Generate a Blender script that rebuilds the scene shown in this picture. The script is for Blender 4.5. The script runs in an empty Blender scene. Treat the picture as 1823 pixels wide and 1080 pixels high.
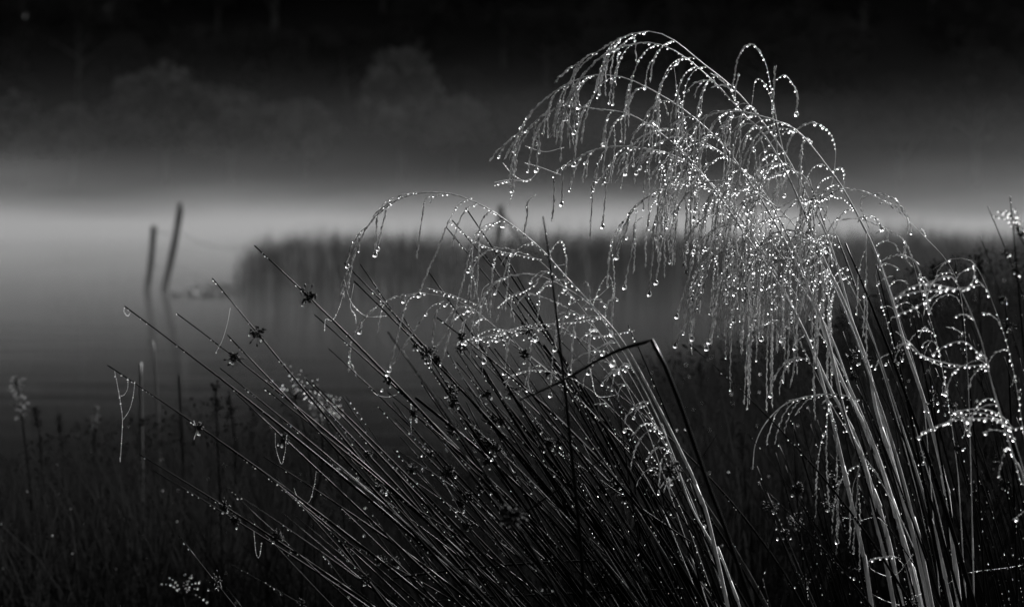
import bpy, bmesh, math, random
import numpy as np
from mathutils import Vector, Matrix, noise
R = math.radians
rnd = random.Random(7)
C = bpy.context.scene.collection
S = bpy.context.scene

# ------------------------------------------------------------------ camera, sky, sun, exposure
F = 3545.0                      # focal length in photo pixels (1823 wide)
PITCH = math.atan((540 - 368) / F)
CAM_H = 1.0
cam = bpy.data.cameras.new('camera'); cam.lens = 36 * F / 1823; cam.sensor_width = 36
cam.clip_start = 0.05; cam.clip_end = 2500
cam.dof.use_dof = True; cam.dof.focus_distance = 2.02; cam.dof.aperture_fstop = 7.6
co = bpy.data.objects.new('camera', cam); C.objects.link(co)
co.location = (0, 0, CAM_H); co.rotation_euler = (R(90) - PITCH, 0, 0)
S.camera = co

SUN_EL, SUN_AZ = R(30), R(33)
w = bpy.data.worlds.new('World'); S.world = w; w.use_nodes = True
nt = w.node_tree; nt.nodes.clear()
sky = nt.nodes.new('ShaderNodeTexSky'); sky.sky_type = 'NISHITA'; sky.sun_disc = False
sky.sun_elevation = SUN_EL; sky.sun_rotation = SUN_AZ
sky.air_density = 1.0; sky.dust_density = 6.0; sky.ozone_density = 1.0
bw = nt.nodes.new('ShaderNodeRGBToBW'); bg = nt.nodes.new('ShaderNodeBackground'); wo = nt.nodes.new('ShaderNodeOutputWorld')
bg.inputs['Strength'].default_value = 0.05
nt.links.new(sky.outputs[0], bw.inputs[0]); nt.links.new(bw.outputs[0], bg.inputs[0]); nt.links.new(bg.outputs[0], wo.inputs[0])
sl = bpy.data.lights.new('sun', 'SUN'); sl.energy = 4.5; sl.angle = R(0.53)
so = bpy.data.objects.new('sun', sl); C.objects.link(so)
sd = Vector((math.sin(SUN_AZ) * math.cos(SUN_EL), math.cos(SUN_AZ) * math.cos(SUN_EL), math.sin(SUN_EL)))
so.rotation_euler = sd.to_track_quat('Z', 'Y').to_euler(); so.location = (0, 0, 30)
S.view_settings.view_transform = 'Standard'; S.view_settings.look = 'None'
S.view_settings.exposure = 1.6; S.view_settings.gamma = 1.0
S.render.engine = 'CYCLES'
cy = S.cycles
cy.max_bounces = 10; cy.diffuse_bounces = 2; cy.glossy_bounces = 3; cy.transmission_bounces = 8
cy.transparent_max_bounces = 8; cy.volume_bounces = 0
cy.sample_clamp_indirect = 8; cy.caustics_reflective = False; cy.caustics_refractive = False
cy.volume_step_rate = 1.0; cy.volume_max_steps = 128
cy.use_adaptive_sampling = True; cy.adaptive_threshold = 0.01
cy.use_denoising = True

# ------------------------------------------------------------------ helpers
def at(px, py, Y):
    """point of the place that stands Y metres in front of the camera in the direction of photo pixel (px, py)"""
    dx, dy = px - 911.5, 540 - py
    wy = F * math.cos(PITCH) + dy * math.sin(PITCH); wz = dy * math.cos(PITCH) - F * math.sin(PITCH)
    k = Y / wy
    return Vector((dx * k, Y, CAM_H + wz * k))
def mat(name, base=(.1,.1,.1), rough=.6, **kw):
    m = bpy.data.materials.new(name); m.use_nodes = True
    b = m.node_tree.nodes['Principled BSDF']
    if isinstance(base, (int, float)): base = (base,) * 3
    b.inputs['Base Color'].default_value = (*base, 1); b.inputs['Roughness'].default_value = rough
    for k, v in kw.items(): b.inputs[k].default_value = v
    return m
def vary(m, lo, hi, scale, detail=4, bump=0, stretch=None, bscale=None):
    """procedural grey variation between lo and hi in object space"""
    n = m.node_tree.nodes; l = m.node_tree.links; b = n['Principled BSDF']
    tc = n.new('ShaderNodeTexCoord'); no = n.new('ShaderNodeTexNoise'); no.inputs['Scale'].default_value = scale
    no.inputs['Detail'].default_value = detail
    mp = n.new('ShaderNodeMapping'); l.new(tc.outputs['Object'], mp.inputs[0]); l.new(mp.outputs[0], no.inputs['Vector'])
    if stretch: mp.inputs['Scale'].default_value = stretch
    r = n.new('ShaderNodeMapRange'); r.inputs['From Min'].default_value = .3; r.inputs['From Max'].default_value = .7
    r.inputs['To Min'].default_value = lo; r.inputs['To Max'].default_value = hi
    l.new(no.outputs[0], r.inputs[0]); l.new(r.outputs[0], b.inputs['Base Color'])
    if bump:
        n2 = n.new('ShaderNodeTexNoise'); n2.inputs['Scale'].default_value = bscale or scale * 3; n2.inputs['Detail'].default_value = 5
        l.new(mp.outputs[0], n2.inputs['Vector'])
        bp = n.new('ShaderNodeBump'); bp.inputs['Strength'].default_value = bump; bp.inputs['Distance'].default_value = .02
        l.new(n2.outputs[0], bp.inputs['Height']); l.new(bp.outputs[0], b.inputs['Normal'])
    return m
def translucent(m, fac):
    """lets light through thin leaves: principled mixed with a translucent lobe of the same colour"""
    n = m.node_tree.nodes; l = m.node_tree.links; b = n['Principled BSDF']; o = n['Material Output']
    t = n.new('ShaderNodeBsdfTranslucent'); mx = n.new('ShaderNodeMixShader'); mx.inputs[0].default_value = fac
    src = b.inputs['Base Color']
    if src.links: l.new(src.links[0].from_socket, t.inputs['Color'])
    else: t.inputs['Color'].default_value = src.default_value
    l.new(b.outputs[0], mx.inputs[1]); l.new(t.outputs[0], mx.inputs[2]); l.new(mx.outputs[0], o.inputs['Surface'])
    return m
class MB:
    """collects raw geometry and links it as one mesh object"""
    def __init__(s): s.v = []; s.f = []; s.n = 0; s.mi = []
    def add(s, verts, faces, mi=0):
        s.v.append(np.asarray(verts, dtype=np.float32).reshape(-1, 3)); o = s.n
        s.f.extend([tuple(i + o for i in f) for f in faces]); s.mi.extend([mi] * len(faces)); s.n += len(s.v[-1])
    def mesh(s, name, mats, smooth=True, origin=None):
        me = bpy.data.meshes.new(name)
        v = np.concatenate(s.v) if s.v else np.zeros((0, 3), np.float32)
        if origin is not None: v = v - np.array(origin, np.float32)
        me.from_pydata(v.tolist(), [], s.f)
        for m in (mats if isinstance(mats, (list, tuple)) else [mats]): me.materials.append(m)
        me.polygons.foreach_set('material_index', s.mi)
        if smooth: me.polygons.foreach_set('use_smooth', [True] * len(me.polygons))
        me.update(); return me
    def build(s, name, mats, parent=None, smooth=True, origin=None):
        """origin: world point of the object's own origin (mesh vertices are in world space)"""
        o = bpy.data.objects.new(name, s.mesh(name, mats, smooth, origin)); C.objects.link(o)
        base = Vector(origin) if origin is not None else Vector((0, 0, 0))
        if parent is not None:
            o.parent = parent; o.location = base - world_loc(parent)
        else: o.location = base
        return o
def world_loc(o):
    p = Vector(o.location)
    return p + world_loc(o.parent) if o.parent else p
def tag(o, label=None, cat=None, group=None, kind=None):
    for k, v in (('label', label), ('category', cat), ('group', group), ('kind', kind)):
        if v: o[k] = v
    return o
def empty(name, loc, label, cat, group=None):
    o = bpy.data.objects.new(name, None); C.objects.link(o); o.location = loc; o.empty_display_size = .1
    return tag(o, label, cat, group)
def tube(mb, pts, rad, sides=6, mi=0, cap=True):
    """a tapering tube along points; rad is a number or one radius per point"""
    P = np.array([tuple(p) for p in pts], dtype=float); n = len(P)
    r = np.full(n, rad, float) if np.isscalar(rad) else np.asarray(rad, float)
    T = np.gradient(P, axis=0); T /= np.maximum(np.linalg.norm(T, axis=1, keepdims=True), 1e-12)
    a = np.array([0, 1.0, 0]) if abs(T[0][1]) < .9 else np.array([1.0, 0, 0])
    N = np.cross(T, a); N /= np.maximum(np.linalg.norm(N, axis=1, keepdims=True), 1e-9); B = np.cross(T, N)
    ang = np.arange(sides) * 2 * math.pi / sides
    V = P[:, None, :] + r[:, None, None] * (np.cos(ang)[None, :, None] * N[:, None, :] + np.sin(ang)[None, :, None] * B[:, None, :])
    fs = []
    for i in range(n - 1):
        for j in range(sides):
            k = (j + 1) % sides; fs.append((i * sides + j, i * sides + k, (i + 1) * sides + k, (i + 1) * sides + j))
    if cap: fs.append(tuple(range(sides))[::-1]); fs.append(tuple((n - 1) * sides + j for j in range(sides)))
    mb.add(V.reshape(-1, 3), fs, mi)
def smooth_path(pts, n):
    """Catmull-Rom through the points, n samples"""
    P = [Vector(p) for p in pts]
    P = [P[0] * 2 - P[1]] + P + [P[-1] * 2 - P[-2]]
    segs = len(P) - 3; L = [(P[i + 2] - P[i + 1]).length for i in range(segs)]; tot = sum(L); out = []
    for k in range(n):
        s = tot * k / (n - 1); i = 0
        while i < segs - 1 and s > L[i]: s -= L[i]; i += 1
        t = min(1, s / max(L[i], 1e-9)); a, b, c, d = P[i:i + 4]
        out.append(.5 * ((2 * b) + (c - a) * t + (2 * a - 5 * b + 4 * c - d) * t * t + (3 * b - a - 3 * c + d) * t ** 3))
    return out

# ------------------------------------------------------------------ materials
M_water = mat('lake water', .004, .075, IOR=1.33)
M_soil = vary(mat('peaty ground', .03, .95, **{'Specular IOR Level': .08}), .008, .025, 6, bump=.6)
M_hill = vary(mat('hillside heath', .02, .95, **{'Specular IOR Level': .05}), .006, .018, .15, bump=.8, bscale=1)
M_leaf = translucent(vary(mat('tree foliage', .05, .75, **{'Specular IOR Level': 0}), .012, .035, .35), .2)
M_sunlit = translucent(vary(mat('willow foliage', .1, .75, **{'Specular IOR Level': 0}), .06, .2, .3), .3)  # paler version of the tree foliage, sunlight on the crowns put into its colour
M_pine = translucent(vary(mat('conifer needles', .02, .8, **{'Specular IOR Level': 0}), .03, .06, .5), .15)
M_bark = vary(mat('tree bark', .06, .9), .03, .09, 3, bump=.5)
M_reed = translucent(vary(mat('reed blades', .06, .7), .008, .026, 1.5), .2)
M_wood = vary(mat('weathered post', .05, .8), .012, .035, 9, stretch=(4, 4, .5), bump=.6)
M_wire = mat('rusty wire', .02, .8)

# ------------------------------------------------------------------ water, bank, hillside
def grid(name, x0, x1, nx, y0, y1, ny, fz, m, ypow=1.0, smooth=True):
    mb = MB(); vs = []
    for j in range(ny + 1):
        y = y0 + (y1 - y0) * (j / ny) ** ypow
        for i in range(nx + 1):
            x = x0 + (x1 - x0) * i / nx; vs.append((x, y, fz(x, y)))
    fs = [(j * (nx + 1) + i, j * (nx + 1) + i + 1, (j + 1) * (nx + 1) + i + 1, (j + 1) * (nx + 1) + i) for j in range(ny) for i in range(nx)]
    mb.add(vs, fs); return mb.build(name, m, smooth=smooth)
def bank_z(x, y):
    edge = 6.2 + .5 * x + .5 * noise.noise(Vector((x * .5, 3.1, 0)))      # the bank runs out further on the right
    edge = max(3.8, min(10.5, edge))
    z = .17 - .2 * max(0, (y - 1.0) / (edge - 1.0)) ** 2 if y > 1 else .17
    return max(z, -.6) + .03 * noise.noise(Vector((x * 2, y * 2, .7))) + .012 * noise.noise(Vector((x * 9, y * 9, .2)))
tag(grid('bank', -14, 14, 140, -10, 14, 120, bank_z, M_soil), 'dark peaty lake bank under the foreground grasses and rushes', kind='structure')
def shore(x): return 152 + 4 * noise.noise(Vector((x * .02, 0, 5))) - .02 * x
def hill_z(x, y):
    d = y - shore(x)
    z = -1 + .6 * max(0, d + 3) if d < 0 else .8 + .82 * d
    if d > 0: z += min(d / 20, 1) * (5 * noise.noise(Vector((x * .015, y * .015, 1))) + 1.6 * noise.noise(Vector((x * .06, y * .06, 2))))
    z = max(z, -1)
    return z if z < 34 else 34 + (z - 34) * .15
tag(grid('hillside', -330, 330, 130, 146, 420, 110, hill_z, M_hill), 'steep dark wooded hillside rising beyond the misty lake', kind='structure')
wn = M_water.node_tree.nodes; wl = M_water.node_tree.links
tc = wn.new('ShaderNodeTexCoord'); mp = wn.new('ShaderNodeMapping'); mp.inputs['Scale'].default_value = (.6, 2.2, 1)
n1 = wn.new('ShaderNodeTexNoise'); n1.inputs['Scale'].default_value = 1.3; n1.inputs['Detail'].default_value = 3
bp = wn.new('ShaderNodeBump'); bp.inputs['Strength'].default_value = .3; bp.inputs['Distance'].default_value = .02
wl.new(tc.outputs['Object'], mp.inputs[0]); wl.new(mp.outputs[0], n1.inputs['Vector']); wl.new(n1.outputs[0], bp.inputs['Height'])
wl.new(bp.outputs[0], wn['Principled BSDF'].inputs['Normal'])
mb = MB(); mb.add([(-330, -10, 0), (330, -10, 0), (330, 190, 0), (-330, 190, 0)], [(0, 1, 2, 3)])
tag(mb.build('water', M_water, smooth=False), 'still lake water reflecting the mist and the dark hill', kind='structure')

# ------------------------------------------------------------------ mist over the lake
mb = MB()
X0, X1, Y0, Y1, Z0, Z1 = -120, 120, 8, 200, -1.6, 20
mb.add([(X0,Y0,Z0),(X1,Y0,Z0),(X1,Y1,Z0),(X0,Y1,Z0),(X0,Y0,Z1),(X1,Y0,Z1),(X1,Y1,Z1),(X0,Y1,Z1)],
       [(0,3,2,1),(4,5,6,7),(0,1,5,4),(1,2,6,5),(2,3,7,6),(3,0,4,7)])
mh = bpy.data.materials.new('lake mist'); mh.use_nodes = True; n = mh.node_tree.nodes; l = mh.node_tree.links; n.clear()
out = n.new('ShaderNodeOutputMaterial'); pv = n.new('ShaderNodeVolumePrincipled'); pv.inputs['Color'].default_value = (.2, .2, .2, 1)
pv.inputs['Anisotropy'].default_value = .25
l.new(pv.outputs[0], out.inputs['Volume'])
g = n.new('ShaderNodeNewGeometry'); sx = n.new('ShaderNodeSeparateXYZ'); l.new(g.outputs['Position'], sx.inputs[0])
def math_(op, a, b=None, c=None):
    q = n.new('ShaderNodeMath'); q.operation = op
    for i, v in enumerate((a, b, c)):
        if v is None: continue
        if isinstance(v, (int, float)): q.inputs[i].default_value = v
        else: l.new(v, q.inputs[i])
    return q.outputs[0]
def rng(v, a, b, c, d, interp='SMOOTHSTEP'):
    q = n.new('ShaderNodeMapRange'); q.interpolation_type = interp; l.new(v, q.inputs[0])
    for i, k in enumerate((a, b, c, d)): q.inputs[i + 1].default_value = k
    return q.outputs[0]
MIST_D, MIST_H = .020, 1.08
nz = n.new('ShaderNodeTexNoise'); nz.inputs['Scale'].default_value = 1; nz.inputs['Detail'].default_value = 2
mpn = n.new('ShaderNodeMapping'); mpn.inputs['Scale'].default_value = (.034, .03, .16); l.new(g.outputs['Position'], mpn.inputs[0]); l.new(mpn.outputs[0], nz.inputs['Vector'])
lift = rng(nz.outputs[0], .3, .7, -1.8, 1.45, 'LINEAR')
zz = math_('MAXIMUM', math_('SUBTRACT', sx.outputs['Z'], lift), 0.0)
e = math_('EXPONENT', math_('MULTIPLY', zz, -1 / MIST_H))
near = rng(sx.outputs['Y'], 22, 70, .02, 1)
top = rng(sx.outputs['Z'], 1.8, 7, 1, 0)
nz2 = n.new('ShaderNodeTexNoise'); nz2.inputs['Scale'].default_value = 1; nz2.inputs['Detail'].default_value = 3
mp2 = n.new('ShaderNodeMapping'); mp2.inputs['Scale'].default_value = (.07, .05, .55); mp2.inputs['Location'].default_value = (3, 9, 1)
l.new(g.outputs['Position'], mp2.inputs[0]); l.new(mp2.outputs[0], nz2.inputs['Vector'])
patch = rng(nz2.outputs[0], .36, .64, .3, 2.0)
dn = math_('MULTIPLY', math_('MULTIPLY', math_('MULTIPLY', e, near), math_('MULTIPLY', top, MIST_D)), patch)
low = math_('MULTIPLY', math_('EXPONENT', math_('MULTIPLY', sx.outputs['Z'], -1 / .34)), rng(sx.outputs['Y'], 9, 24, 0, .043))
low = math_('MULTIPLY', math_('MULTIPLY', low, patch), rng(sx.outputs['X'], -5.5, -1.5, 1.25, .5))
l.new(math_('ADD', dn, low), pv.inputs['Density'])
hz = tag(mb.build('haze', mh, smooth=False), 'low bank of pale morning mist lying over the lake', kind='stuff')

# ------------------------------------------------------------------ trees on the far hillside
def leafy(mb, c, rx, ry, rz, nleaf, size, r, mi=0, shell=.45):
    for _ in range(nleaf):
        d = Vector((r.gauss(0, 1), r.gauss(0, 1), r.gauss(0, 1))).normalized(); k = 1 - shell * r.random() ** 1.5
        k *= 1 + .22 * noise.noise(d * 2.2 + Vector(c))
        p = Vector((c[0] + d.x * rx * k, c[1] + d.y * ry * k, c[2] + d.z * rz * k)); s = size * r.uniform(.6, 1.4)
        u = Vector((r.gauss(0, 1), r.gauss(0, 1), r.gauss(0, .6))).normalized(); v = u.cross(d + Vector((.01, .02, .3 * r.random()))).normalized()
        mb.add([p + u * s, p + v * s * .7, p - u * s * .9, p - v * s * .7], [(0, 1, 2, 3)], mi)
def make_broadleaf(seed, h, wide):
    r = random.Random(seed); trunk, crown = MB(), MB()
    tp = [(0, 0, -.5), (.1, 0, h * .2), (r.uniform(-.4, .4), 0, h * .45), (r.uniform(-.6, .6), .2, h * .8)]
    tube(trunk, smooth_path(tp, 8), np.linspace(h * .028, h * .006, 8), 7)
    for k in range(9):
        a = r.uniform(0, 6.28); z0 = h * r.uniform(.22, .6); L = wide * r.uniform(.5, .9)
        lp = [(0, 0, z0), (math.cos(a) * L * .5, math.sin(a) * L * .5, z0 + h * .1), (math.cos(a) * L, math.sin(a) * L, z0 + h * r.uniform(.12, .25))]
        tube(trunk, smooth_path(lp, 6), np.linspace(h * .01, h * .003, 6), 5)
        leafy(crown, lp[2], wide * r.uniform(.3, .45), wide * r.uniform(.3, .45), h * r.uniform(.1, .17), 190, h * .028, r)
    for k in range(4):
        leafy(crown, (r.uniform(-.35, .35) * wide, r.uniform(-.35, .35) * wide, h * r.uniform(.62, .85)), wide * .5, wide * .5, h * .16, 260, h * .028, r)
    return trunk.mesh('trunk', M_bark), crown.mesh('crown', M_leaf, smooth=False)
def make_conifer(seed, h, wide):
    r = random.Random(seed); trunk, crown = MB(), MB()
    tube(trunk, [(0, 0, -.5), (0, 0, h * .5), (0, 0, h)], [h * .02, h * .012, h * .002], 6)
    for k in range(1500):
        t = r.random() ** .7; z = h * (.1 + .9 * (1 - t)); rad = wide * t * r.uniform(.3, 1) * (.8 + .25 * math.sin(z * 3.5)); a = r.uniform(0, 6.28)
        p = Vector((math.cos(a) * rad, math.sin(a) * rad, z - rad * .25)); s = h * .022 * r.uniform(.6, 1.4)
        u = Vector((math.cos(a), math.sin(a), -.5)).normalized(); v = Vector((-math.sin(a), math.cos(a), r.uniform(-.3, .3)))
        crown.add([p + u * s * 1.6, p + v * s * .7, p - u * s, p - v * s * .7], [(0, 1, 2, 3)])
    return trunk.mesh('trunk', M_bark), crown.mesh('crown', M_pine, smooth=False)
broad = [make_broadleaf(i + 3, 9.5 + i * .7, 4.2 + (i % 3) * .6) for i in range(5)]
coni = [make_conifer(31, 15, 2.6), make_conifer(32, 17, 3.0)]
sunlit = []
for t_, c_ in broad:
    c2 = c_.copy(); c2.materials.clear(); c2.materials.append(M_sunlit); sunlit.append((t_, c2))  # same broadleaf crowns recoloured paler, as if caught by the sun
ORD = [''] + [(a + b).strip('-') for a in ('', ) for b in ('first second third fourth fifth sixth seventh eighth ninth tenth eleventh twelfth thirteenth fourteenth fifteenth sixteenth seventeenth eighteenth nineteenth twentieth twenty-first twenty-second twenty-third twenty-fourth twenty-fifth').split()]
MARKS = [(240, 'left of the two posts'), (350, 'above the two leaning posts'), (620, 'above the open end of the reed bed'), (860, 'above the long pale arching stem'), (1200, 'behind the left of the dewy dome'), (1520, 'behind the densest dew'), (9999, 'right of the dewy dome')]
n_shore = 0
def plant_tree(kind, me, x, y, s, label, group, rz=None):
    t = empty(kind, (x, y, hill_z(x, y) - .2), label, 'tree', group)
    t.scale = (s, s, s * rnd.uniform(.9, 1.1)); t.rotation_euler.z = rnd.uniform(0, 6.28) if rz is None else rz
    for nm, m_ in zip(('trunk', 'crown'), me):
        o = bpy.data.objects.new(nm, m_); C.objects.link(o); o.parent = t
    return t
for row, (yy, sp, sc) in enumerate([(2.5, 5.6, .92), (8, 5.6, .85), (15, 6.2, .95), (22, 6.8, 1.0), (30, 7.2, 1.05), (39, 8.0, 1.1)]):
    x = -(46 + yy * .33) - 14
    while x < 46 + yy * .33 + 14:
        xx = x + rnd.uniform(-1.8, 1.8); y = shore(xx) + yy + rnd.uniform(-3, 3) * (row > 0)
        s = sc * rnd.uniform(.75, 1.25)
        if row == 0:
            px = 911.5 + xx / y * F; s *= float(np.interp(px, [0, 200, 330, 480, 620, 760, 900, 1200, 1500, 1720, 1823], [.75, .72, 1.05, .98, 1.0, .85, .8, .7, .75, .9, .75]))
            if -20 < px < 1850:
                n_shore += 1; mk = [m_ for m_ in MARKS if m_[0] >= px][0][1]
                lb = ORD[n_shore] + ' far shore tree from the left, ' + mk
            else: lb = 'rounded tree on the misty far shore just beyond the frame'
            plant_tree('shore_tree', (sunlit if px < 820 else broad)[rnd.randrange(5)], xx, y, s, lb, 'misty trees along the far shore')  # left shore trees get the crowns with painted-in sunlight
            x += sp * rnd.uniform(.7, 1.3); continue
        px = 911.5 + xx / y * F; mk = [m_ for m_ in MARKS if m_[0] >= px][0][1] if -20 < px < 1850 else ('beyond the left edge' if px < 0 else 'beyond the right edge')
        rw = ['', 'lowest row above the shore', 'second row up the slope', 'middle row of the slope', 'upper slope', 'top of the wooded slope'][row]
        if row > 2 and rnd.random() < .22:
            plant_tree('conifer_tree', coni[rnd.randrange(2)], xx, y, s * .9, 'dark pointed conifer, ' + rw + ', ' + mk, 'conifers on the far hillside')
        else:
            plant_tree('broadleaf_tree', broad[rnd.randrange(5)], xx, y, s, 'dark round tree, ' + rw + ', ' + mk, 'broadleaf trees on the far hillside')
        x += sp * rnd.uniform(.7, 1.3)

# ------------------------------------------------------------------ reed bed, posts and wires out in the mist
def blade(mb, x, y, z, h, wd, r, lean=.25, segs=3):
    a = r.uniform(0, 6.28); dx, dy = math.cos(a), math.sin(a); lx, ly = r.gauss(0, lean) * h, r.gauss(0, lean) * h
    vs = []
    for i in range(segs + 1):
        t = i / segs; ww = wd * (1 - t) ** .6 * .5; cx, cy_, cz = x + lx * t * t, y + ly * t * t, z + h * t * (1 - .12 * t * (abs(lx) + abs(ly)) / h)
        vs += [(cx - dx * ww, cy_ - dy * ww, cz), (cx + dx * ww, cy_ + dy * ww, cz)] if i < segs else [(cx, cy_, cz)]
    fs = [(2 * i, 2 * i + 1, 2 * i + 3, 2 * i + 2) for i in range(segs - 1)] + [(2 * segs - 2, 2 * segs - 1, 2 * segs)]
    mb.add(vs, fs)
r = random.Random(11); mb = MB()
def reed_left(y): return at(438, 500, y).x + .15 * math.sin(y * 3)
n_done = 0
while n_done < 15000:
    y = r.uniform(21.5, 29); x = r.uniform(-3.6, 9.5)
    xl = reed_left(y); 
    if x < xl: continue
    edge = min(1, (x - xl) / .8)
    top = .5 + .2 * edge ** .5 + .24 * noise.noise(Vector((x * .8, y * .6, 0))) + .04 * noise.noise(Vector((x * 3, y * 2, 4)))
    h = top * (r.uniform(.7, 1.06) if r.random() < .93 else r.uniform(1.05, 1.22)) + .05
    blade(mb, x, y, -.05, h, .016, r, .1); n_done += 1
tag(mb.build('reeds', M_reed, smooth=False, origin=(2, 25, 0)), 'dark reed bed standing in the misty water behind the grasses', 'reeds', kind='stuff')
mb = MB()
for k in range(420):
    p = at(r.gauss(388, 32), r.gauss(517, 3.5), 23.7)
    blade(mb, p.x, p.y + r.uniform(-1.2, 1.2), -.01, r.uniform(.03, .09), .05, r, 1.5, 2)
for k in range(160):
    p = at(r.uniform(325, 440), 512 + r.uniform(-8, 10), 24)
    blade(mb, p.x, p.y + r.uniform(-2, 2), -.01, r.uniform(.02, .07), .04, r, 1.6, 2)
tag(mb.build('floating_reeds', M_reed, smooth=False, origin=tuple(at(388, 517, 23.7))), 'thin patch of broken reeds floating between the posts and the reed bed', 'reeds', kind='stuff')
def post(foot, top, Y, rad, label, group=None, lean_y=0):
    a = at(*foot, Y); b = at(*top, Y + lean_y); a0 = a + (a - b) * .5
    t = empty('fence_post', (a0.x, a0.y, a0.z), label, 'post', group)
    mb = MB(); pts = smooth_path([a0, a, (a + b) / 2 + Vector((.01, 0, 0)), b], 14)
    tube(mb, pts, [rad * (1.15 - .2 * i / 13) * (1 + .05 * math.sin(i * 1.7)) for i in range(14)], 12)
    mb.build('shaft', M_wood, t, origin=tuple(a0))
    for k in (.35, .7):
        q = a.lerp(b, k); s = MB(); tube(s, [q + Vector((-rad * .3, -rad * 1.05, 0)), q + Vector((0, -rad * 1.25, .012)), q + Vector((rad * .3, -rad * 1.05, 0))], .004, 5)
        s.build('staple', M_wire, t, origin=tuple(q))
    return a, b
pa = post((262, 518), (274, 402), 23.6, .036, 'shorter leaning post standing in the water, left of the taller one', 'old fence posts in the lake')
pb = post((293, 517), (323, 362), 23.9, .042, 'tallest leaning post in the water, right of the shorter one', 'old fence posts in the lake', .1)
pc = post((884, 440), (893, 366), 34, .06, 'blurred post rising behind the reed bed with a slanting brace', 'old fence posts in the lake')
t = empty('fence_brace', tuple(at(945, 452, 33.8)), 'slanting strut leaning against the post behind the reed bed', 'post')
mb = MB(); tube(mb, [at(945, 452, 33.8), at(920, 416, 33.9), at(897, 384, 33.95)], .04, 9); mb.build('shaft', M_wood, t, origin=tuple(at(945, 452, 33.8)))
def wire(p, q, sag, label):
    mb = MB(); pts = []
    for i in range(25):
        t = i / 24; pts.append(Vector(p).lerp(Vector(q), t) - Vector((0, 0, sag * 4 * t * (1 - t))))
    tube(mb, pts, .004, 4, cap=False); tag(mb.build('fence_wire', M_wire, origin=tuple(p)), label, 'wire', 'slack wires of the old lake fence')
for k, nm in ((.93, 'upper'), (.38, 'lower')):
    A = pa[0].lerp(pa[1], k) + Vector((.045, 0, 0)); B = pb[0].lerp(pb[1], k * .72 if k > .5 else k * .8) - Vector((.05, 0, 0))
    wire(A, B, .03, nm + ' slack wire strung between the two leaning posts')
    B2 = B + Vector((.1, .02, 0)); e_ = at(452, 436 if k > .5 else 474, 24.6)
    wire(B2, e_, .10 if k > .5 else .16, nm + ' slack wire running from the taller post down to the reed bed')

# ------------------------------------------------------------------ plants on the bank behind the focus plane
M_weed = translucent(vary(mat('bank herbage', .01, .9, **{'Specular IOR Level': 0.0}), .002, .020, 1.6), .22)
M_fluff = translucent(mat('seed fluff', .1, .8), .5)
M_dead = translucent(vary(mat('dead stalk', .3, .6), .015, .035, 20), .2)
M_drop = mat('dew water', 1.0, .3, IOR=1.333)
M_drop.node_tree.nodes['Principled BSDF'].inputs['Transmission Weight'].default_value = 1
def ico(sub):
    b = bmesh.new(); bmesh.ops.create_icosphere(b, subdivisions=sub, radius=1)
    v = np.array([x.co[:] for x in b.verts], np.float32); f = [tuple(q.index for q in g_.verts) for g_ in b.faces]; b.free(); return v, f
ICO1, ICO2, ICO3 = ico(1), ico(2), ico(3)
def drop_at(mb, p, rad, ax=None, stretch=1.0, hi=False):
    v, f = ICO2 if hi else ICO1
    v = v * rad
    if ax is not None and stretch != 1: a = np.array(ax, np.float32); v = v + np.outer(v @ a, a) * (stretch - 1)
    mb.add(v + np.array(p, np.float32), f)
r = random.Random(5)
def top_px(px):
    xs = [-300, 0, 150, 380, 520, 640, 760, 1000, 1150, 1300, 1450, 1560, 1700, 1830, 2300]
    ys = [800, 790, 735, 705, 700, 790, 800, 700, 620, 592, 560, 500, 440, 425, 430]
    return float(np.interp(px, xs, ys))
mb = MB(); drops = MB(); k = 0
while k < 36000:
    Y = r.uniform(2.9, 8.2); px = r.uniform(-260, 2080)
    if Y > 4.5 + max(0, px - 500) * .004: continue
    tp = top_px(px) + 38 * noise.noise(Vector((px * .02, Y * 2, 0))) + 30 * noise.noise(Vector((px * .08, Y, 0)))
    ztop = CAM_H - (tp - 368) / F * max(Y, 3.4)
    p = at(px, 700, Y); z0 = bank_z(p.x, Y) - .02; 
    if z0 < -.15: continue
    h = (ztop - z0) * (1.04 - .62 * r.random() ** 1.3)
    if h < .08: continue
    blade(mb, p.x, Y, z0, h, r.choice((.002, .003, .005, .007)), r, .24, 4); k += 1
    if r.random() < .035:
        q = Vector((p.x + r.uniform(-.02, .02), Y, z0 + h * r.uniform(.5, .95))); drop_at(drops, q, r.uniform(.0007, .0017))
tag(mb.build('bank_grass', M_weed, smooth=False, origin=(0, 4, .1)), 'dark tangle of grasses covering the lake bank behind the rushes', 'grass', kind='stuff')
tag(drops.build('dew', M_drop, origin=(0, 4, .1)), 'fine dew scattered through the dark bank grasses', 'dew', kind='stuff')
# tiny leaves and seed flecks that break up the mass
mb = MB(); k = 0
while k < 26000:
    Y = r.uniform(2.9, 6.5); px = r.uniform(-200, 2050)
    if Y > 4.5 + max(0, px - 500) * .004: continue
    tp = top_px(px) + 25 * noise.noise(Vector((px * .015, Y * 2, 3))); py = tp + abs(r.gauss(0, 1)) * 130 + 14
    p = at(px, py, Y)
    if p.z < .05: continue
    s = r.uniform(.0015, .005); u = Vector((r.gauss(0, 1), r.gauss(0, 1), r.gauss(0, 1))).normalized() * s; v = u.orthogonal() * .45
    mb.add([p + u, p + v, p - u, p - v], [(0, 1, 2, 3)]); k += 1
tag(mb.build('bank_leaves', M_weed, smooth=False, origin=(0, 4, .1)), 'small withered leaves and seed flecks among the bank grasses', 'leaves', kind='stuff')

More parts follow.
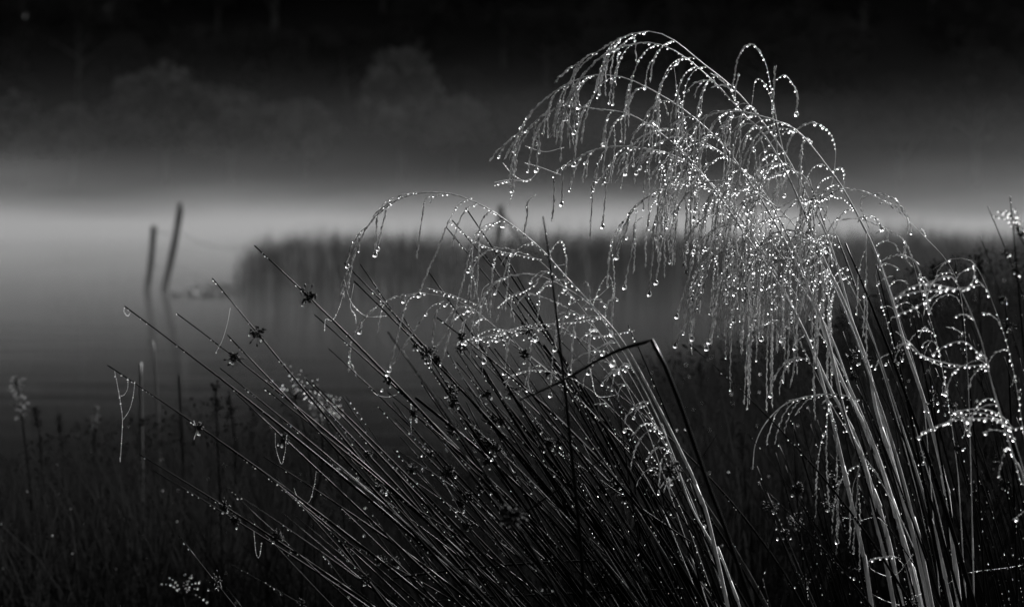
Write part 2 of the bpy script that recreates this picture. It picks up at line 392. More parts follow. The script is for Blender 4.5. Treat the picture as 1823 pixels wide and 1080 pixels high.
def herb(pts, Y, label, head, group, mat_=None, rad=.0022, cat='plant', kind='marsh_herb', hr=.02, n=90, side=True):
    """a tall out-of-focus herb: stalk, side leaves and a fluffy or budded head"""
    P = [at(x, y, Y) for x, y in pts]; root = P[0].copy(); root.z = bank_z(root.x, Y) - .02
    t = empty(kind, tuple(root), label, cat, group)
    path = smooth_path([root] + P, 24); mb = MB(); tube(mb, path, np.linspace(rad * 1.3, rad * .6, 24), 6); mb.build('stalk', mat_ or M_weed, t, origin=tuple(root))
    if side:
        mb = MB()
        for i in range(8, 23):
            for _ in range(3):
                if r.random() < .5: continue
                a = r.uniform(0, 6.28); L = r.uniform(.006, .02); d = Vector((math.cos(a), math.sin(a), .7)).normalized(); o = path[i]
                v = d.cross(Vector((0, 0, 1))) * L * .13; mb.add([o, o + d * L * .5 + v, o + d * L, o + d * L * .5 - v], [(0, 1, 2, 3)])
        mb.build('leaves', M_weed, t, smooth=False, origin=tuple(root))
    if head:
        mb = MB(); ax = (path[-1] - path[-5]).normalized()
        for i in range(n):
            o = path[-1] - ax * hr * 2.6 * r.random(); d = Vector((r.gauss(0, 1), r.gauss(0, 1), r.gauss(0, 1))).normalized()
            o = o + d * hr * .5 * r.random(); L = hr * r.uniform(.15, .45); v = d.orthogonal() * L * .35
            mb.add([o, o + d * L * .5 + v, o + d * L, o + d * L * .5 - v], [(0, 1, 2, 3)])
        mb.build('flower_head', M_fluff if head == 'pale' else M_weed, t, smooth=False, origin=tuple(root))
    return t
HG = 'tall marsh herbs behind the rushes'
herb([(60, 960), (44, 780), (28, 672)], 3.3, 'tall blurred herb with a pale fluffy top at the left edge', 'pale', HG, hr=.022)
herb([(75, 900), (72, 790), (62, 722)], 3.4, 'blurred herb just right of the pale topped one', 'dark', HG, hr=.014)
herb([(150, 950), (165, 820), (170, 725)], 3.6, 'blurred herb with a pale tip in front of the lake, left of the hanging web', 'pale', HG, hr=.015, n=60)
herb([(108, 950), (112, 820), (104, 738)], 3.5, 'short dark herb between two paler ones in the lower left', 'dark', HG, hr=.012)
herb([(395, 980), (388, 800), (383, 685)], 3.1, 'dark bushy herb rising behind the dark rush seed head at left', 'dark', HG, hr=.016, n=70)
herb([(415, 960), (420, 820), (408, 700)], 3.2, 'dark herb close beside the bushy one', 'dark', HG, hr=.013, n=50)
herb([(540, 1000), (575, 820), (560, 690)], 3.0, 'pale seeded herb behind the rush stems at centre left', 'pale', HG, hr=.02)
herb([(250, 980), (252, 850), (250, 645)], 3.7, 'straight pale dead stalk standing before the lake, left of its twin', None, 'pale dead stalks', M_dead, .0045, 'stalk', 'dead_stalk', side=False)
herb([(285, 960), (284, 800), (279, 690), (271, 600), (262, 606)], 3.9, 'thin pale dead stalk with a hooked top before the lake', None, 'pale dead stalks', M_dead, .0026, 'stalk', 'dead_stalk', side=False)
herb([(330, 960), (325, 800), (318, 668)], 3.3, 'faint short dead stalk right of the hooked one', None, 'pale dead stalks', M_weed, .003, 'stalk', 'dead_stalk', side=False)
for i, (x, y, Y) in enumerate([(1245, 640, 3.6), (1430, 700, 3.4), (1400, 750, 3.2), (1662, 470, 3.2), (1742, 455, 3.0), (1500, 560, 3.8), (1320, 770, 3.0)]):
    herb([(x + 20, 1000), (x + 8, (y + 1000) / 2), (x, y)], Y, ['budded herb left of the pale culms', 'low budded herb among the pale culms', 'spindly dark herb beneath the drooping arc', 'dark herb behind the right hand dewy sprays', 'tall dark herb near the right edge', 'dark herb behind the densest dewdrops', 'short dark herb right of the bent rush'][i] + ', out of focus', 'dark', HG, hr=.014, n=70)
# a blurred dewy umbel behind the rush fan
def dewy_spray(c, Y, R_, label, n=16):
    root = at(c[0] + 70, 1050, Y); root.z = bank_z(root.x, Y); t = empty('seeding_herb', tuple(root), label, 'plant', 'dewy seeding herbs behind the rushes')
    top = at(c[0] + 25, c[1] + 60, Y); path = smooth_path([root, at(c[0] + 55, c[1] + 200, Y), top], 14)
    mb, dr = MB(), MB(); tube(mb, path, np.linspace(.0018, .001, 14), 6)
    for i in range(n):
        a = r.uniform(-2.6, .6); L = R_ * r.uniform(.45, 1.1); e2 = top + Vector((math.cos(a) * L, r.gauss(0, .25) * L, -math.sin(a) * L)); m_ = (top + e2) / 2 + Vector((0, 0, L * .2))
        pp = smooth_path([top, m_, e2], 7); tube(mb, pp, .00045, 4)
        for q in pp[2:]: 
            if r.random() < .8: drop_at(dr, q - Vector((0, 0, .001)), r.uniform(.0006, .0015), hi=True)
    mb.build('stalk', M_weed, t, origin=tuple(root)); d_ = dr.build('dewdrops', M_drop, t, origin=tuple(root)); d_['kind'] = 'stuff'
dewy_spray((500, 650), 2.75, .05, 'blurred herb spray hung with bright drops behind the left rushes')
dewy_spray((555, 680), 2.9, .035, 'smaller blurred dewy spray right of the larger one')
dewy_spray((300, 1000), 2.5, .03, 'low dewy herb in the dark lower left corner', 10)
dewy_spray((160, 1065), 2.5, .03, 'lowest dewy herb at the bottom left edge', 8)
dewy_spray((1790, 360), 2.9, .045, 'blurred arching herb spray against the mist at the right edge', 26)

# ------------------------------------------------------------------ foreground materials
M_straw = vary(mat('pale straw culm', .4, .5, **{'Specular IOR Level': .15}), .24, .5, 60, stretch=(6, 6, 1))
M_spike = translucent(vary(mat('dry spikelets', .4, .45), .3, .6, 300), .5)
M_rush = vary(mat('rush stem', .01, .3, **{'Specular IOR Level': .03}), .001, .004, 40)
M_old = vary(mat('withered rush', .12, .5, **{'Specular IOR Level': .1}), .012, .05, 50)
M_head = vary(mat('rush capsules', .01, .6, **{'Specular IOR Level': .15}), .002, .008, 300)
M_silk = translucent(mat('spider silk', .7, .4), .5)
BIG = {}
def big_drop(parent, p, rad, name='dewdrop'):
    """a large hanging drop: shared teardrop meshes in a few shapes"""
    key = rnd.randrange(4)
    if key not in BIG:
        v, f = ICO3; v = v.copy(); up = v[:, 2] > 0
        v[up, 2] *= (1.15, 1.3, 1.5, 1.2)[key]; v[up, 0] *= 1 - .35 * v[up, 2] / 1.5; v[up, 1] *= 1 - .35 * v[up, 2] / 1.5
        v[:, 2] *= (1, .95, 1, 1.05)[key]; m_ = MB(); m_.add(v, f); BIG[key] = m_.mesh('dewdrop', M_drop)
    o = bpy.data.objects.new(name, BIG[key]); C.objects.link(o); o.parent = parent; o.location = Vector(p) - world_loc(parent) - Vector((0, 0, rad * .8)); o.scale = (rad,) * 3
    o.rotation_euler.z = rnd.uniform(0, 6.28); return o
ZG = .14
def root_at(px, Y): p = at(px, 1200, Y); p.z = ZG; return p
DN = Vector((0, 0, -1))
def droop(p, d, L, k, r, wob=.1, ds=.004):
    pts = [p.copy()]; d = d.normalized(); n_ = max(4, int(L / ds))
    w_ = Vector((r.gauss(0, 1), r.gauss(0, 1), r.gauss(0, .5)))
    for i in range(n_):
        d = (d + DN * k * ds * (1 - max(0, -d.z) * .3) + w_ * wob * ds * 6 + Vector((r.gauss(0, .02), r.gauss(0, .02), 0))).normalized()
        if i % 8 == 7: w_ = Vector((r.gauss(0, 1), r.gauss(0, 1), r.gauss(0, .5)))
        p = p + d * ds; pts.append(p.copy())
    return pts
def spikelets(mb, path, i0, r, dens=1.0, size=1.0):
    """lance shaped spikelets hugging the branch from sample i0 on"""
    L = 0; nxt = 0
    for i in range(max(1, i0), len(path)):
        a, b = path[i - 1], path[i]; seg = (b - a).length; T = (b - a).normalized()
        while nxt < L + seg:
            o = a + T * (nxt - L); s = Vector((r.gauss(0, 1), r.gauss(0, 1), r.gauss(0, 1))); s = (s - T * s.dot(T)).normalized()
            ax = (T + s * r.uniform(.03, .22)).normalized(); ln = r.uniform(.0032, .0058) * size; w_ = ln * r.uniform(.12, .17); n2 = ax.cross(s).normalized()
            o = o + s * .0004; m_ = o + ax * ln * .42
            mb.add([o, m_ + s * w_, m_ + n2 * w_, m_ - s * w_, m_ - n2 * w_, o + ax * ln],
                   [(0, 2, 1), (0, 3, 2), (0, 4, 3), (0, 1, 4), (5, 1, 2), (5, 2, 3), (5, 3, 4), (5, 4, 1)])
            nxt += r.uniform(.0014, .0027) / dens
        L += seg
def beads(mb, path, r, sp=.0036, rad=.00108, prob=.85, i0=0, i1=None, hang=.9):
    """strings of dew beads on the underside of a branch, in runs with gaps"""
    i1 = len(path) if i1 is None else i1; L = 0; nxt = r.uniform(0, sp); on = r.random() < prob
    for i in range(max(1, i0), i1):
        a, b = path[i - 1], path[i]; seg = (b - a).length; T = (b - a).normalized()
        while nxt < L + seg:
            if r.random() < .1: on = r.random() < prob
            if on:
                q = rad * min(1.75, math.exp(r.gauss(-.15, .36))); o = a + T * (nxt - L) + DN * q * hang * (1 - abs(T.z) * .6) + Vector((r.gauss(0, q * .3), r.gauss(0, q * .3), 0))
                drop_at(mb, o, q)
            nxt += sp * r.uniform(.75, 1.5)
        L += seg
def twig(sp, dr, p, d, L, k, r, bare=.35, rad=.0003, bead=.7, sub=0, pend=None, thick=1.0):
    """one panicle branch: wire-thin axis, spikelets on its hanging part, beads on the bare part"""
    path = droop(p, d, L, k, r); n_ = len(path); tube(sp, path, np.linspace(rad, rad * .5, n_), 4, cap=False)
    spikelets(sp, path, int(n_ * bare), r, thick)
    if thick > .9 and r.random() < .45: spikelets(sp, path, int(n_ * (bare + .2)), r, thick * .8)
    beads(dr, path, r, prob=bead, i1=max(2, int(n_ * (bare + .15))))
    beads(dr, path, r, sp=.011, rad=.0007, prob=.3, i0=int(n_ * bare))
    for s_ in range(sub):
        i = int(n_ * r.uniform(.12, .62)); T = (path[min(i + 1, n_ - 1)] - path[i]).normalized()
        dd = (T * .8 + Vector((r.gauss(-.1, .5), r.gauss(0, .5), r.uniform(-.3, .3)))).normalized()
        sub_p, _ = twig(sp, dr, path[i], dd, L * r.uniform(.3, .8), k * 1.4, r, .3, rad * .7, bead, 0, pend, thick * .9)
    if pend is not None and r.random() < .4: pend.append((path[-1], r.choice((.001, .0012, .0014, .0017, .0023)) * r.uniform(.85, 1.1)))
    return path, n_
def make_culm(clump, pts, r, rad=.0011, YY=2.0, rootpx=None, dY=None, nb=20, t0=.5, Lb=(.045, .14), lean=-1, tipspike=True, k=(24, 110), bead=.85, sub=2, thick=1.0, beadr=None, stem_beads=.25, zstart=False):
    """pts: photo pixels from low to tip; YY: distance of the culm; dY: extra distance gained towards the tip"""
    n0 = len(pts); dY = dY if dY is not None else r.uniform(-.05, .05)
    P = [at(x, y, YY + dY * i / (n0 - 1) + r.gauss(0, .004)) for i, (x, y) in enumerate(pts)]
    rp = root_at(pts[0][0] + .85 * (pts[0][0] - pts[1][0]) / (pts[0][1] - pts[1][1]) * (1893 - pts[0][1]), YY); rp.z = ZG
    path = smooth_path([rp] + P, 90); n_ = len(path); t = np.linspace(0, 1, n_)
    rr = rad * np.interp(t, [0, .35, .55, .7, .85, 1], [1.05, 1, .72, .42, .22, .14]); mb = MB(); tube(mb, path, rr, 8)
    # swollen joints with a short sheath
    for jt in (.2, .34, .5):
        i = int(jt * n_); T = (path[i + 1] - path[i]).normalized(); tube(mb, [path[i] - T * .004, path[i] - T * .001, path[i] + T * .002, path[i] + T * .018], [rr[i] * 1.05, rr[i] * 1.5, rr[i] * 1.4, rr[i] * 1.08], 8)
    culm = mb.build('culm', M_straw, clump, origin=tuple(rp))
    dr = MB(); pend = []
    if tipspike:
        sp = MB(); i0 = int(n_ * .9); spikelets(sp, path, i0, r, thick); spikelets(sp, path, i0 + 3, r, thick * .7)
        sp.build('panicle_tip', M_spike, culm, origin=tuple(path[i0]), smooth=False)
    Lt = [0]
    for i in range(1, n_): Lt.append(Lt[-1] + (path[i] - path[i - 1]).length)
    zb = None if not zstart else CAM_H - (r.uniform(400, 530) - 368) / F * YY
    ib = next((i for i in range(n_) if (Lt[i] >= Lt[-1] * t0 if zb is None else path[i].z >= zb)), int(n_ * t0))
    for b in range(nb):
        u = (b + r.uniform(-.3, .3)) / max(1, nb - 1); u = min(max(u, 0), .97); i = int(ib + (n_ - 2 - ib) * u)
        T = (path[i + 1] - path[i]).normalized()
        d = (T * r.uniform(.3, .9) + Vector((lean * r.uniform(-.1, .7), r.gauss(0, .45), r.uniform(-.1, .45)))).normalized()
        if r.random() < .2: d = (T + Vector((-lean * r.uniform(.2, .7), r.gauss(0, .4), .1))).normalized()
        L = r.uniform(*Lb) * (1.12 - .55 * u); sp = MB()
        twig(sp, dr, path[i], d, L, r.uniform(*k), r, r.uniform(.2, .5), .00032, bead, sub if u < .85 else 1, pend, thick)
        sp.build('panicle_branch', M_spike, culm, origin=tuple(path[i]), smooth=False)
    beads(dr, path, r, prob=.42, i0=int(n_ * .72), i1=n_ - 3, rad=.0009, sp=.0052)
    beads(dr, path, r, prob=stem_beads, sp=.008, i0=int(n_ * .2), i1=int(n_ * .72), rad=.0007)
    d_ = dr.build('dewdrops', M_drop, culm, origin=tuple(rp)); d_['kind'] = 'stuff'
    for p, q in pend: big_drop(culm, p, q)
    return culm, path

# ------------------------------------------------------------------ the large drooping grass
r = random.Random(21)
main = empty('tufted_grass', tuple(root_at(1680, 2.02)), 'large drooping grass clump, its pale culms topped by a dome of dewy panicles', 'grass plant')
CULMS = [
 # (points, distance, root px, radius, branches, t0, lean)
 ([(1552,1080),(1535,980),(1510,870),(1480,740),(1445,620),(1400,530),(1360,465),(1325,415),(1290,362),(1235,292),(1180,240),(1120,203),(1060,194),(1010,188),(975,200),(945,225),(922,268)], 2.00, 1660, .0018, 22, .62),
 ([(1605,1075),(1570,920),(1550,860),(1520,770),(1475,685),(1425,575),(1372,472),(1335,412),(1262,322),(1200,277),(1130,262),(1080,262),(1040,275),(1005,300)], 2.04, 1690, .0021, 20, .60),
 ([(1592,1080),(1560,930),(1540,830),(1507,750),(1470,590),(1423,480),(1370,380),(1335,325),(1290,262),(1230,205),(1160,160),(1105,137),(1050,135),(1000,155),(955,190),(925,235),(900,280)], 1.98, 1670, .0017, 22, .66),
 ([(1640,1080),(1620,1000),(1585,880),(1550,780),(1500,680),(1455,560),(1425,470),(1400,415),(1365,350),(1320,300),(1255,255),(1195,245),(1150,275),(1130,320)], 2.06, 1700, .0023, 20, .58),
 ([(1652,1070),(1605,880),(1560,730),(1545,650),(1500,530),(1475,480),(1445,410),(1402,312),(1360,240),(1325,205),(1280,155),(1240,118),(1200,90),(1160,76),(1120,80),(1080,95),(1045,125),(1018,165),(1003,215)], 1.99, 1720, .0018, 24, .66),
 ([(1660,1080),(1600,860),(1553,680),(1520,580),(1478,435),(1437,350),(1395,270),(1340,195),(1300,152),(1245,108),(1200,72),(1158,56),(1110,66),(1060,95),(1020,135),(1000,180),(985,225)], 2.02, 1730, .0016, 20, .72),
 ([(1700,1000),(1682,860),(1650,730),(1610,610),(1590,540),(1570,480),(1548,425),(1503,340),(1475,300),(1432,245),(1400,222),(1340,203),(1290,197),(1250,212),(1215,248),(1200,300)], 1.97, 1760, .0022, 20, .62),
 ([(1630,1080),(1590,900),(1530,740),(1480,600),(1420,500),(1380,440),(1330,385),(1270,340),(1210,325),(1160,345),(1120,385),(1098,440)], 2.08, 1700, .0016, 20, .60),
 ([(1660,1080),(1620,900),(1580,760),(1530,620),(1490,520),(1450,450),(1400,385),(1340,340),(1280,322),(1230,338),(1200,380)], 1.95, 1720, .0016, 18, .60),
 ([(1680,1080),(1640,900),(1590,720),(1545,580),(1510,470),(1475,390),(1440,330),(1410,300),(1380,290),(1350,305),(1335,345)], 2.1, 1740, .0014, 14, .66),
 ([(1640,1080),(1600,930),(1560,800),(1500,660),(1450,580),(1400,500),(1350,450),(1300,440),(1255,470),(1235,530)], 2.05, 1700, .0013, 14, .66),
 ([(1690,1060),(1650,900),(1600,740),(1560,620),(1530,540),(1490,470),(1440,420),(1390,410),(1350,440),(1330,500)], 1.96, 1740, .0014, 14, .64),
 ([(1660,1080),(1620,960),(1570,860),(1530,800),(1480,720),(1440,640),(1410,590),(1375,570),(1340,590)], 2.0, 1700, .001, 7, .72),
]
for pts, YY, rx, rad, nb, t0 in CULMS:
    make_culm(main, pts, r, rad * 1.35, YY, rx, nb=int(nb * .8), t0=t0, zstart=t0 < .7)
# solitary loops at the crown: long bare hooks ending in one hanging spike
def hook(clump, pts, YY, rad, label_n, spike=.55, pend=True, bead_run=(0, 1), bp=.4, thick=1.0, nm='hooked_branch'):
    P = [at(x, y, YY) for x, y in pts]; path = smooth_path(P, 60); sp = MB(); tube(sp, path, np.linspace(rad, rad * .6, 60), 5, cap=False)
    spikelets(sp, path, int(60 * spike), r, thick); spikelets(sp, path, int(60 * (spike + .08)), r, thick)
    o = sp.build(nm, M_spike, clump, origin=tuple(path[0]), smooth=False); dr = MB()
    beads(dr, path, r, prob=bp, i0=int(60 * bead_run[0]), i1=max(2, int(60 * bead_run[1])))
    if dr.n: d_ = dr.build('dewdrops', M_drop, o, origin=tuple(path[0])); d_['kind'] = 'stuff'
    if pend: big_drop(o, path[-1], .0025)
    return o, path
hook(main, [(1402,300),(1385,225),(1375,170),(1362,110),(1338,79),(1318,95),(1309,125),(1305,155)], 2.0, .0005, 0, .66)
hook(main, [(1376,145),(1385,140),(1397,134),(1410,148),(1419,170),(1418,200)], 2.0, .0004, 0, .5)
hook(main, [(1392,330),(1382,250),(1376,200),(1377,160),(1380,122)], 2.0, .0006, 0, .3, False, (.4, 1), .8)
hook(main, [(1480,330),(1486,300),(1487,262),(1476,235),(1452,219),(1425,226),(1408,245),(1400,270)], 2.0, .0004, 0, .62, False, (.3, 1), .5)
hook(main, [(1500,345),(1503,325),(1502,303),(1493,298),(1482,305)], 2.0, .0004, 0, 1, False, (.3, 1), 1)
hook(main, [(1380,235),(1372,175),(1358,145),(1345,143),(1340,175),(1335,210)], 2.01, .0004, 0, .9, False, (.2, .8), 1)
hook(main, [(1530,712),(1500,703),(1450,703),(1400,718),(1365,750),(1345,790),(1340,835)], 1.98, .0008, 0, 1, False, (0, .5), .4)
for x, y, L in ((1498, 702, .02), (1450, 703, .055), (1462, 704, .035), (1422, 711, .06), (1440, 706, .062)):
    sp, dr, pend = MB(), MB(), []; twig(sp, dr, at(x, y, 1.98), Vector((-.5, 0, .1)), L, 60, r, .15, pend=pend, thick=.6)
    o = sp.build('panicle_branch', M_spike, main, origin=tuple(at(x, y, 1.98)), smooth=False); d_ = dr.build('dewdrops', M_drop, o, origin=tuple(at(x, y, 1.98))) if dr.n else None
    if d_: d_['kind'] = 'stuff'
# long separate strands hanging below the dome
for x, y, x2, y2 in [(1262,470,1202,612),(1248,455,1232,600),(1290,500,1258,617),(1290,480,1262,605),(1310,520,1306,568),(1375,560,1372,700),(1418,610,1408,685),(1240,420,1205,560),(1330,500,1322,560),(1345,510,1338,600),(1360,520,1356,600),(1310,430,1308,520),
                     (1165,395,1156,520),(1180,400,1168,500),(1120,380,1098,455),(1130,400,1112,508),(1055,330,1050,420),(1002,300,1000,360),(1080,300,1073,400),(960,225,955,300),(940,360,932,420),(988,310,983,390),(1030,200,1022,290)]:
    mx = x + (x2 - x) * .25
    hook(main, [(x + 14, y - 14), (x, y), (mx, y + (y2 - y) * .4), (x2, y2)], r.uniform(1.96, 2.06), .0004, 0, .15, r.random() < .8, (0, .4), .8, .75, 'hanging_strand')
# arching culms on the right side of the clump
make_culm(main, [(1730,900),(1720,620),(1700,490),(1640,415),(1590,370),(1555,348),(1520,337),(1480,338),(1450,352),(1440,375)], r, .0009, 1.96, 1760, nb=8, t0=.74, Lb=(.02, .05), sub=0, thick=.6)
make_culm(main, [(1715,1000),(1700,800),(1670,620),(1640,520),(1620,450),(1600,420),(1560,400),(1530,388),(1500,392)], r, .0009, 1.97, 1770, nb=9, t0=.72, Lb=(.02, .06), lean=1, sub=1, thick=.7)
make_culm(main, [(1660,900),(1640,700),(1600,560),(1570,470),(1545,400),(1530,360),(1560,345),(1590,352),(1610,380),(1618,395)], r, .0007, 1.98, 1740, nb=6, t0=.8, Lb=(.02, .05), lean=1, sub=0, thick=.6)
make_culm(main, [(1690,1000),(1640,800),(1600,650),(1570,540),(1560,480),(1590,455),(1625,460),(1640,490),(1650,530),(1656,555)], r, .0009, 1.98, 1760, nb=8, t0=.78, Lb=(.015, .04), lean=1, sub=0, thick=.8)

# ------------------------------------------------------------------ smaller dewy grass in the middle
mid = empty('tufted_grass', tuple(root_at(1390, 2.0)), 'slender pale grass among the rushes, arching far left with sparse dewy panicles', 'grass plant')
make_culm(mid, [(1285,1030),(1245,880),(1215,810),(1170,720),(1110,610),(1060,550),(1005,490),(960,440),(900,392),(870,372),(830,353),(790,343),(740,345),(700,360),(660,395),(635,440),(625,480),(619,515)], r, .0021, 1.93, 1380, dY=0, nb=11, t0=.68, Lb=(.03, .075), sub=0, thick=.8, stem_beads=.3)
make_culm(mid, [(1310,1060),(1275,980),(1230,900),(1195,800),(1150,700),(1105,620),(1065,560),(1040,533),(1000,508),(960,490),(920,488),(880,505),(850,545),(838,590)], r, .0016, 1.94, 1390, dY=.02, nb=11, t0=.66, Lb=(.03, .06), sub=1, thick=.7, stem_beads=.3)
make_culm(mid, [(1250,1080),(1150,850),(1060,740),(1000,680),(940,630),(880,580),(840,548),(800,530),(750,522),(700,530),(655,558),(628,600),(620,655)], r, .0006, 2.03, 1360, dY=0, nb=9, t0=.70, Lb=(.02, .06), sub=0, thick=.6)
make_culm(mid, [(1290,1060),(1210,850),(1140,700),(1090,620),(1050,575),(1010,548),(970,530),(930,520),(900,535),(885,570)], r, .0009, 2.04, 1370, dY=.03, nb=8, t0=.66, Lb=(.025, .05), sub=1, thick=.6)
make_culm(mid, [(1290,1060),(1200,820),(1120,690),(1060,620),(1000,590),(940,585),(890,592),(850,603),(825,612)], r, .0008, 1.97, 1370, dY=0, nb=8, t0=.70, Lb=(.015, .04), sub=1, thick=.5, bead=.95)
make_culm(mid, [(1270,1060),(1190,860),(1120,760),(1060,700),(1010,670),(970,660),(930,662),(900,680)], r, .0006, 2.0, 1370, dY=0, nb=5, t0=.75, Lb=(.01, .03), sub=0, thick=.5, bead=.95)
make_culm(mid, [(1200,900),(1130,720),(1065,590),(1000,505),(958,462),(920,448),(885,440),(855,455),(840,485),(835,520)], r, .0007, 2.0, 1370, dY=0, nb=8, t0=.74, Lb=(.02, .06), sub=1, thick=.7)
hook(mid, [(978,456),(985,440),(998,428),(1006,445),(1008,480),(1006,510)], 2.0, .0004, 0, .55, True, (0, .6), 1)
hook(mid, [(1055,545),(1070,505),(1084,490),(1091,510),(1090,545),(1088,590)], 2.0, .0004, 0, .6, True, (0, .6), 1)
for x0, y0, x1, y1, x2, y2 in [(712,350,690,365,672,440),(790,345,757,355,742,455),(840,352,800,392,746,522),(850,362,818,392,806,432),(900,400,845,420,785,652),(880,395,842,430,835,548),(905,400,855,420,848,522),
        (790,536,752,566,690,662),(800,538,775,560,770,606),(748,522,722,545,693,655),(845,550,800,580,765,640),(985,505,960,520,955,600),(1010,512,992,540,988,618),(900,448,878,470,872,560),(930,590,905,610,898,660),(1040,560,1022,590,1015,660),
        (960,590,945,610,940,690),(1000,590,985,620,980,700),(860,600,850,615,862,640),(700,352,672,385,668,450),(1060,570,1050,600,1048,660),(915,452,905,490,900,545),(870,505,855,540,850,600)]:
    hook(mid, [(x0, y0), ((x0 + x1) / 2 - 3, y0 + (y1 - y0) * .3), (x1, y1), ((x1 * 2 + x2) / 3, (y1 * 2 + y2) / 3), (x2, y2)], r.uniform(1.95, 2.04), .00035, 0, .3, r.random() < .7, (0, .4), .9, .7, 'hanging_strand')
for q in ([(815,608),(840,602),(880,596),(930,580),(980,576),(1030,572),(1070,565)],[(812,612),(850,607),(890,604),(905,598)],[(1042,592),(1060,598),(1090,595),(1130,588)],[(900,672),(925,662),(950,658),(975,660)],[(760,512),(790,520),(812,528),(860,545)],
          [(800,395),(850,432),(895,448),(930,455),(965,462)],[(840,600),(880,585),(920,592)],[(955,505),(930,520),(905,530),(885,548)],[(1040,548),(1060,552),(1085,580),(1092,600)]):
    hook(mid, q, r.uniform(1.96, 2.03), .0003, 0, 1, False, (0, 1), 1, nm='panicle_branch')
hook(mid, [(880,330),(905,322),(912,345),(905,365)], 2.0, .0003, 0, 1, False, (0, 1), .8)

# ------------------------------------------------------------------ blurred dewy grass nearer the camera at the right edge
near_g = empty('tufted_grass', tuple(root_at(1960, 1.62)), 'blurred dewy grass nearest the right edge, its beaded sprays spreading sideways', 'grass plant')
make_culm(near_g, [(1850,1000),(1800,800),(1765,680),(1745,600),(1712,520),(1690,490),(1660,500),(1620,512),(1590,530)], r, .0016, 1.66, 1900, dY=.05, nb=5, t0=.80, Lb=(.02, .05), sub=0, thick=.4, bead=1, tipspike=False)
make_culm(near_g, [(1860,1000),(1815,850),(1775,720),(1757,655),(1740,640),(1700,655),(1650,640),(1620,610),(1595,590)], r, .0013, 1.68, 1920, dY=.05, nb=5, t0=.78, Lb=(.02, .05), sub=0, thick=.4, bead=1, tipspike=False)
make_culm(near_g, [(1880,1060),(1840,900),(1805,780),(1790,755),(1750,735),(1710,738),(1680,755),(1640,775)], r, .0013, 1.66, 1940, dY=.04, nb=5, t0=.78, Lb=(.015, .04), sub=0, thick=.4, bead=1, tipspike=False)
make_culm(near_g, [(1860,1000),(1830,820),(1800,640),(1760,520),(1735,470),(1715,460),(1690,462),(1660,480)], r, .0011, 1.75, 1900, dY=.04, nb=6, t0=.82, Lb=(.02, .04), sub=0, thick=.4, bead=.8, tipspike=False)

_b = beads
def beads(mb, path, r, **kw): kw['rad'] = .00125; kw['sp'] = .0046; kw['prob'] = .85; return _b(mb, path, r, **kw)
for q in ([(1592,530),(1640,518),(1700,514),(1745,507)],[(1622,511),(1650,504),(1690,512),(1722,517)],[(1612,610),(1640,632),(1680,645),(1720,651),(1758,648)],[(1700,732),(1745,727),(1780,738),(1802,760)],[(1722,746),(1765,745),(1800,762),(1825,758)],
          [(1596,560),(1620,552),(1645,538),(1665,526)],[(1660,630),(1690,612),(1720,610),(1752,640)],[(1640,770),(1690,750),(1730,742)],[(1745,640),(1750,632),(1757,638)],[(1550,996),(1580,990),(1600,992)],[(1735,470),(1732,500),(1712,520)]):
    hook(near_g, q, r.uniform(1.6, 1.72), .00045, 0, 1, False, (0, 1), 1, nm='panicle_branch')
beads = _b
# ------------------------------------------------------------------ rushes
HEADS = []
def capsule_head(seed, n, spread, loose):
    q = random.Random(seed); mb = MB(); v, f = ICO1
    for i in range(n):
        d = Vector((q.gauss(0, 1), q.gauss(0, 1), q.gauss(0, 1))).normalized(); L = spread * q.uniform(.3, 1)
        if loose: L *= q.uniform(.8, 2.2)
        e_ = d * L; tube(mb, [Vector((0, 0, 0)), e_ * .5 + Vector((0, 0, .1 * L)), e_], .00025, 3, cap=False)
        u = d.orthogonal(); s = q.uniform(.0006, .0011)
        a = np.array(d, np.float32); w_ = v * s; w_ = w_ + np.outer(w_ @ a, a) * .7; mb.add(w_ + np.array(e_, np.float32), f)
        for _ in range(2):
            u = Vector((q.gauss(0, 1), q.gauss(0, 1), q.gauss(0, 1))).normalized(); mb.add([e_ + u * s, e_ + d * s * 2.0, e_ - u * s * .4], [(0, 1, 2)]) if q.random() < .3 else None
    return mb.mesh('seed_head', M_head, smooth=False)
HEADS = [capsule_head(i, (50, 64, 40, 60, 80)[i], (.0042, .005, .005, .006, .006)[i], i in (2, 3)) for i in range(5)]
